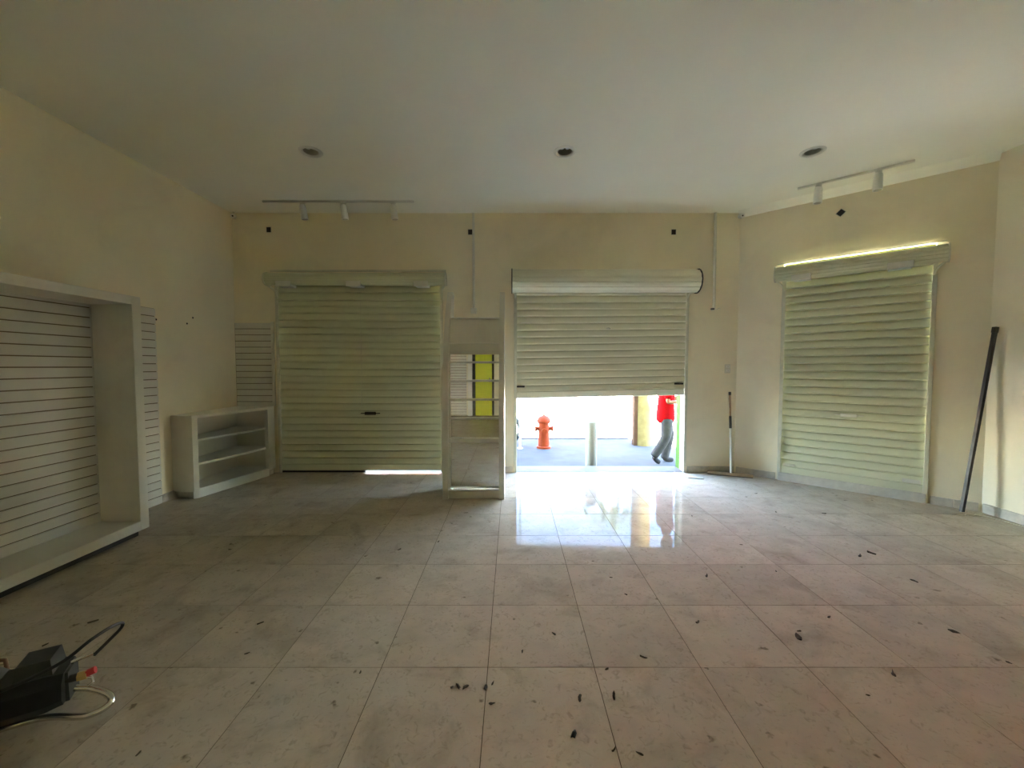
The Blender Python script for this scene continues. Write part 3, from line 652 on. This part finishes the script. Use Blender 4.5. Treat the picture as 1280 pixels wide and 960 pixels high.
# ------------------------------------------------------------------ outside
GZ = -.12
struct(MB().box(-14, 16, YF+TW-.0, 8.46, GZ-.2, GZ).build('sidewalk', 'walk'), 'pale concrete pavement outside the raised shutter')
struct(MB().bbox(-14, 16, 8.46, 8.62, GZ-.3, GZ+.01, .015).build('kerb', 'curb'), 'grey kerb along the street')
struct(MB().box(-40, 40, 8.62, 14.6, GZ-.4, GZ-.14).build('road', 'road'), 'sunlit bright street')
struct(MB().box(-40, 40, 14.6, 60, GZ-.4, GZ-.02).build('far_pavement', 'walk'), 'pavement across the street')
struct(MB().prism([(3.0, YF+.3), (16, -8), (16, YF+.3)], GZ-.2, GZ).build('side_pavement', 'walk'), 'pavement round the corner')
struct(MB().box(-14, 16, -14, YB-.2, GZ-.2, GZ).build('back_yard', 'walk'), 'concrete yard behind the shop')
# low building across the street, added to bounce sunlight into the shop
u = thing('bounce_building', 'low white building across the street, added to bounce sunlight', 'building', (0, 16.5, GZ-.02))
MB().box(-16, 14, 16.5, 22, GZ-.02, 3.1).build('wall', 'facade', u)
for k in range(7):
    x = -13+4*k; MB().box(x, x+1.4, 16.47, 16.52, .8, 2.2).build('window', 'dark', u)
t = thing('awning', 'long red awning on the building across the street', 'awning', (-1.2, 15.6, 2.8))
MB().prism([(14.8, 2.72), (14.83, 3.05), (16.49, 3.3), (16.49, 3.26), (14.86, 3.0)], -6, 2.95, 'x').build('cloth', 'awning_red', t)
MB().tube([(-6, 14.85, 2.73), (2.95, 14.85, 2.73)], .02).build('front_rod', 'rail', t)
# fire hydrant
hx, hy = .605, 7.55
t = thing('fire_hydrant', 'orange-red fire hydrant on the pavement', 'fire hydrant', (hx, hy, GZ))
MB().lathe([(.135, 0), (.135, .035), (.108, .05), (.10, .47), (.122, .48), (.122, .50), (.11, .515)], (hx, hy, GZ), 24).build('barrel', 'hydrant', t, smooth=True)
MB().lathe([(.138, .505), (.138, .525), (.118, .57), (.08, .61), (.035, .625)], (hx, hy, GZ), 24).build('bonnet', 'hydrant', t, smooth=True)
MB().lathe([(.026, .61), (.024, .645)], (hx, hy, GZ), 6).build('operating_nut', 'hydrant', t)
for s in (-1, 1):
    o = MB().tube([(hx+s*.08, hy, GZ+.37), (hx+s*.145, hy, GZ+.37)], .04, 14).build('outlet', 'hydrant', t, smooth=True)
    MB().tube([(hx+s*.143, hy, GZ+.37), (hx+s*.172, hy, GZ+.37)], .055, 8).build('outlet_cap', 'hydrant', o)
o = MB().tube([(hx, hy-.09, GZ+.34), (hx, hy-.15, GZ+.34)], .05, 14).build('outlet', 'hydrant', t, smooth=True)
# bollard
tag(MB().lathe([(.082, 0), (.082, .715), (.077, .735), (.066, .742)], (0, 0, 0), 28).build('bollard', 'bollard', smooth=True), 'cream round bollard just outside the raised shutter', 'bollard').location = (1.17, 5.86, GZ)
# utility pole
px_, py_ = 2.57, 7.86
t = thing('utility_pole', 'thick yellow-painted utility pole with its shaded side as a brown strip', 'pole', (px_, py_, GZ))
MB().lathe([(.165, 0), (.16, 2.5), (.13, 8.5)], (px_+.02, py_, GZ), 24).build('shaft', 'pole', t, smooth=True)
MB().bbox(px_-.185, px_-.10, py_-.09, py_+.05, GZ, 7.0).build('shade_strip', 'pole_shade', t)  # brown strip painted as the unlit left side of the pole
for z in (.9, 2.6, 4.4): MB().lathe([(.172, 0), (.172, .03)], (px_+.02, py_, z), 24).build('band', 'rail', t)
# thin sign post
t = thing('sign_post', 'thin white metal post beside the parked motorcycle', 'post', (.155, 7.5, GZ))
MB().tube([(.155, 7.5, GZ), (.155, 7.5, 3.9)], .02, 12).build('post', 'white_plastic', t, smooth=True)
MB().lathe([(.05, 0), (.05, .012), (.025, .02)], (.155, 7.5, GZ), 14).build('base_plate', 'rail', t, smooth=True)
MB().bbox(-.07, .38, 7.475, 7.49, 3.35, 3.85).build('sign_plate', 'white_plastic', t)

# parked motorcycle, mostly hidden by the pillar
t = thing('motorcycle', 'dark parked motorcycle half hidden by the pillar', 'motorcycle', (-.5, 8.0, GZ))
def wheel(x, y):
    ring = [(x+.27*math.cos(2*PI*k/24), y, GZ+.30+.27*math.sin(2*PI*k/24)) for k in range(24)]
    w = MB().tube(ring, .045, 10, closed=True).build('wheel', 'rubber', t, smooth=True)
    h = MB().tube([(x, y-.05, GZ+.30), (x, y+.05, GZ+.30)], .05, 12)
    for k in range(6):
        a = PI*k/3; h.tube([(x, y, GZ+.30), (x+.25*math.cos(a), y, GZ+.30+.25*math.sin(a))], .012, 6)
    h.build('hub', 'chrome', w)
MX, MY = -.11, 7.95
wheel(MX, MY); wheel(MX-1.25, MY)
MB().tube([(MX, MY-.07, GZ+.30), (MX-.18, MY-.07, GZ+.95)], .022).tube([(MX, MY+.07, GZ+.30), (MX-.18, MY+.07, GZ+.95)], .022).build('fork', 'chrome', t, smooth=True)
MB().tube([(MX-.10, MY-.33, GZ+1.0), (MX-.2, MY-.15, GZ+1.02), (MX-.2, MY+.15, GZ+1.02), (MX-.10, MY+.33, GZ+1.0)], .014).build('handlebar', 'dark', t, smooth=True)
MB().ball((MX-.08, MY, GZ+.86), (.09, .10, .10)).build('headlamp', 'chrome', t, smooth=True)
MB().ball((MX-.42, MY, GZ+.80), (.25, .13, .12)).build('fuel_tank', 'motor', t, smooth=True)
MB().bbox(MX-1.25, MX-.6, MY-.12, MY+.12, GZ+.70, GZ+.79, .04).build('seat', 'black', t)
MB().bbox(MX-.85, MX-.35, MY-.13, MY+.13, GZ+.25, GZ+.62, .05).build('engine', 'housing', t)
MB().tube([(MX-.3, MY, GZ+.8), (MX-.5, MY, GZ+.45), (MX-1.25, MY, GZ+.30)], .025).tube([(MX-.9, MY, GZ+.7), (MX-1.25, MY, GZ+.30)], .02).build('frame', 'motor', t, smooth=True)
MB().tube([(MX+.0, MY-.30, GZ+1.0), (MX-.12, MY-.32, GZ+1.15)], .007).ball((MX-.12, MY-.33, GZ+1.17), (.05, .012, .035)).build('mirror', 'dark', t, smooth=True)

# palm across the street
t = thing('palm_tree', 'tall palm tree across the street, mirrored in the shiny floor', 'tree', (6.6, 25, GZ))
MB().tube([(6.6, 25, GZ), (6.5, 25, 3), (6.35, 25, 6), (6.3, 25, 8.1)], [.2, .15, .13, .12], 12).build('trunk', 'palm_trunk', t, smooth=True)
for k in range(16):
    a = 2*PI*k/16+random.uniform(-.1, .1); up = random.uniform(.0, .9); vs = []; fs = []
    for s in range(7):
        q = s/6; r = 2.3*q; z = 8.1+up*math.sin(q*PI*.8)*1.0-1.0*q*q; wd = .22*math.sin(PI*(.08+.9*q))
        c = Vector((6.3+r*math.cos(a), 25+r*math.sin(a), z)); n_ = Vector((-math.sin(a), math.cos(a), 0))
        vs += [c+n_*wd+Vector((0, 0, -.06)), c+Vector((0, 0, .02)), c-n_*wd+Vector((0, 0, -.06)), c+Vector((0, 0, -.03))]
        if s:
            b = 4*(s-1)
            for e in range(4): fs.append((b+e, b+(e+1) % 4, b+4+(e+1) % 4, b+4+e))
    MB().add(vs, fs).build('frond', 'palm_leaf', t)

# ------------------------------------------------------------------ the passer-by
def skin_mesh(name, verts, edges, radii, m, parent, root=0, sub=2):
    me = bpy.data.meshes.new(name); me.from_pydata(verts, edges, []); me.update()
    ob = bpy.data.objects.new(name, me); COL.objects.link(ob); ob.parent = parent
    md = ob.modifiers.new('skin', 'SKIN'); md.use_smooth_shade = True
    for i, r in enumerate(radii):
        sv = me.skin_vertices[0].data[i]; sv.radius = r if isinstance(r, tuple) else (r, r); sv.use_root = (i == root)
    ob.modifiers.new('subdivision', 'SUBSURF').levels = sub; ob.modifiers['subdivision'].render_levels = sub
    me.materials.append(M[m]); return ob
def chain(specs):
    """list of chains [(point, radius)...]; points shared by position are welded"""
    V = []; E = []; R = []; idx = {}
    for ch in specs:
        prev = None
        for p, r in ch:
            k = tuple(round(c, 4) for c in p)
            if k not in idx: idx[k] = len(V); V.append(p); R.append(r)
            if prev is not None: E.append((prev, idx[k]))
            prev = idx[k]
    return V, E, R
P = thing('person', 'person in a red shirt and grey trousers walking past on the pavement', 'person', (2.46, 6.38, GZ))
# local frame: +x walking direction (to the right), y away from the camera, z up from the pavement
hip = (0, 0, .80)
near, far_ = -.085, .085
legF = [((0, far_, .76), .062), ((.06, far_, .62), .058), ((.105, far_, .44), .055), ((.07, far_, .26), .05), ((.03, far_, .075), .036)]
legR = [((0, near, .76), .062), ((-.01, near, .60), .058), ((-.015, near, .43), .055), ((-.10, near, .28), .05), ((-.19, near, .155), .036)]
spine = [(hip, (.08, .085)), ((.0, 0, .92), (.085, .10)), ((.01, 0, 1.08), (.09, .115)), ((.015, 0, 1.24), (.095, .13)), ((.02, 0, 1.33), (.06, .08)), ((.03, 0, 1.38), .05), ((.045, 0, 1.43), .05)]
def arm(s, el, wr): return [((.015, 0, 1.24), (.095, .13)), ((.015, s*.14, 1.275), .058), (el[0], .042), (el[1], .038), (wr, .026)]
armN = arm(-1, ((-.03, -.185, 1.12), (-.045, -.20, .99)), (.16, -.19, 1.0))
armF = arm(1, ((-.0, .185, 1.12), (-.02, .20, .99)), (.17, .16, 1.02))
hipN, hipF = [(hip, (.08, .085))]+legR, [(hip, (.08, .085))]+legF
V, E, R = chain([spine, hipN, hipF, armN, armF])
skin_mesh('body', V, E, R, 'skin', P)
# head with a face, hair and ears (looking along +x)
def local(mb): return mb
hd = MB().ball((.06, 0, 1.535), (.092, .072, .112), 20, 14).ball((.075, 0, 1.475), (.062, .052, .055), 14, 9).ball((.150, 0, 1.525), (.022, .014, .022), 10, 7)
hd.ball((.055, -.073, 1.53), (.02, .010, .03), 8, 6).ball((.055, .073, 1.53), (.02, .010, .03), 8, 6)
hd = hd.build('head', 'skin', P, False, True)
for s in (-1, 1): MB().ball((.137, s*.03, 1.545), (.010, .012, .008), 8, 6).build('eye', 'eye', hd, False, True)
MB().ball((.134, 0, 1.478), (.010, .024, .007), 8, 6).build('mouth', 'red_knob', hd, False, True)
hv = MB().ball((.048, 0, 1.562), (.097, .080, .098), 20, 12); 
hv.v = [(x if z > 1.53 else min(x, .03), y, max(z, 1.49)) for x, y, z in hv.v]; hv.build('hair', 'hair', hd, False, True)
# hands with five fingers, lightly curled
for s, wr in ((-1, Vector((.16, -.19, 1.0))), (1, Vector((.17, .16, 1.02)))):
    pal = [((wr.x, wr.y, wr.z), .024), ((wr.x+.05, wr.y, wr.z+.004), (.018, .036)), ((wr.x+.085, wr.y, wr.z+.004), (.014, .036))]
    V, E, R = chain([pal]); hnd = skin_mesh('hand', V, E, R, 'skin', P, sub=1)
    for k, (oz, ln) in enumerate(((.027, .065), (.010, .075), (-.008, .07), (-.025, .055))):
        b = (wr.x+.075, wr.y, wr.z+oz)
        ch = [(b, .009), ((b[0]+ln*.45, b[1]-s*.006, b[2]), .009), ((b[0]+ln*.75, b[1]-s*.022, b[2]-.002), .008), ((b[0]+ln*.9, b[1]-s*.042, b[2]-.003), .007)]
        V, E, R = chain([ch]); skin_mesh('finger', V, E, R, 'skin', hnd, sub=1)
    b = (wr.x+.03, wr.y-s*.008, wr.z+.025); ch = [(b, .011), ((b[0]+.03, b[1]-s*.015, b[2]+.022), .010), ((b[0]+.055, b[1]-s*.03, b[2]+.024), .008)]
    V, E, R = chain([ch]); skin_mesh('thumb', V, E, R, 'skin', hnd, sub=1)
# clothes
V, E, R = chain([[((.0, 0, .61), (.150, .165)), ((0, 0, .75), (.152, .165)), ((.0, 0, .92), (.135, .155)), ((.01, 0, 1.08), (.128, .155)), ((.015, 0, 1.24), (.125, .165)), ((.02, 0, 1.335), (.075, .095))],
                 [((.015, 0, 1.24), (.125, .165)), ((.015, -.15, 1.27), .078), ((-.03, -.185, 1.12), .070), ((-.04, -.197, 1.03), .075)],
                 [((.015, 0, 1.24), (.125, .165)), ((.015, .15, 1.27), .078), ((-.0, .185, 1.12), .070), ((-.015, .197, 1.03), .075)]])
skin_mesh('shirt', V, E, R, 'shirt', P)
fatten = lambda leg, rr: [(p, r) for (p, _), r in zip(leg, rr)]
V, E, R = chain([[((0, 0, .88), (.115, .125)), (hip, (.125, .135))], [(hip, (.125, .135))]+fatten(legR, (.10, .098, .082, .075, .068))+[((-.214, near, .112), .066)], [(hip, (.125, .135))]+fatten(legF, (.10, .098, .082, .074, .068))+[((.026, far_, .040), .066)]])
skin_mesh('trousers', V, E, R, 'jeans', P)
V, E, R = chain([[((-.0, far_, .065), .042), ((.05, far_, .04), (.036, .042)), ((.12, far_, .032), (.03, .044)), ((.18, far_, .028), (.024, .036))]])
skin_mesh('shoe', V, E, R, 'shoe', P)
V, E, R = chain([[((-.215, near, .135), .042), ((-.19, near, .09), (.038, .042)), ((-.145, near, .04), (.032, .044)), ((-.10, near, .026), (.024, .036))]])
skin_mesh('shoe', V, E, R, 'shoe', P)
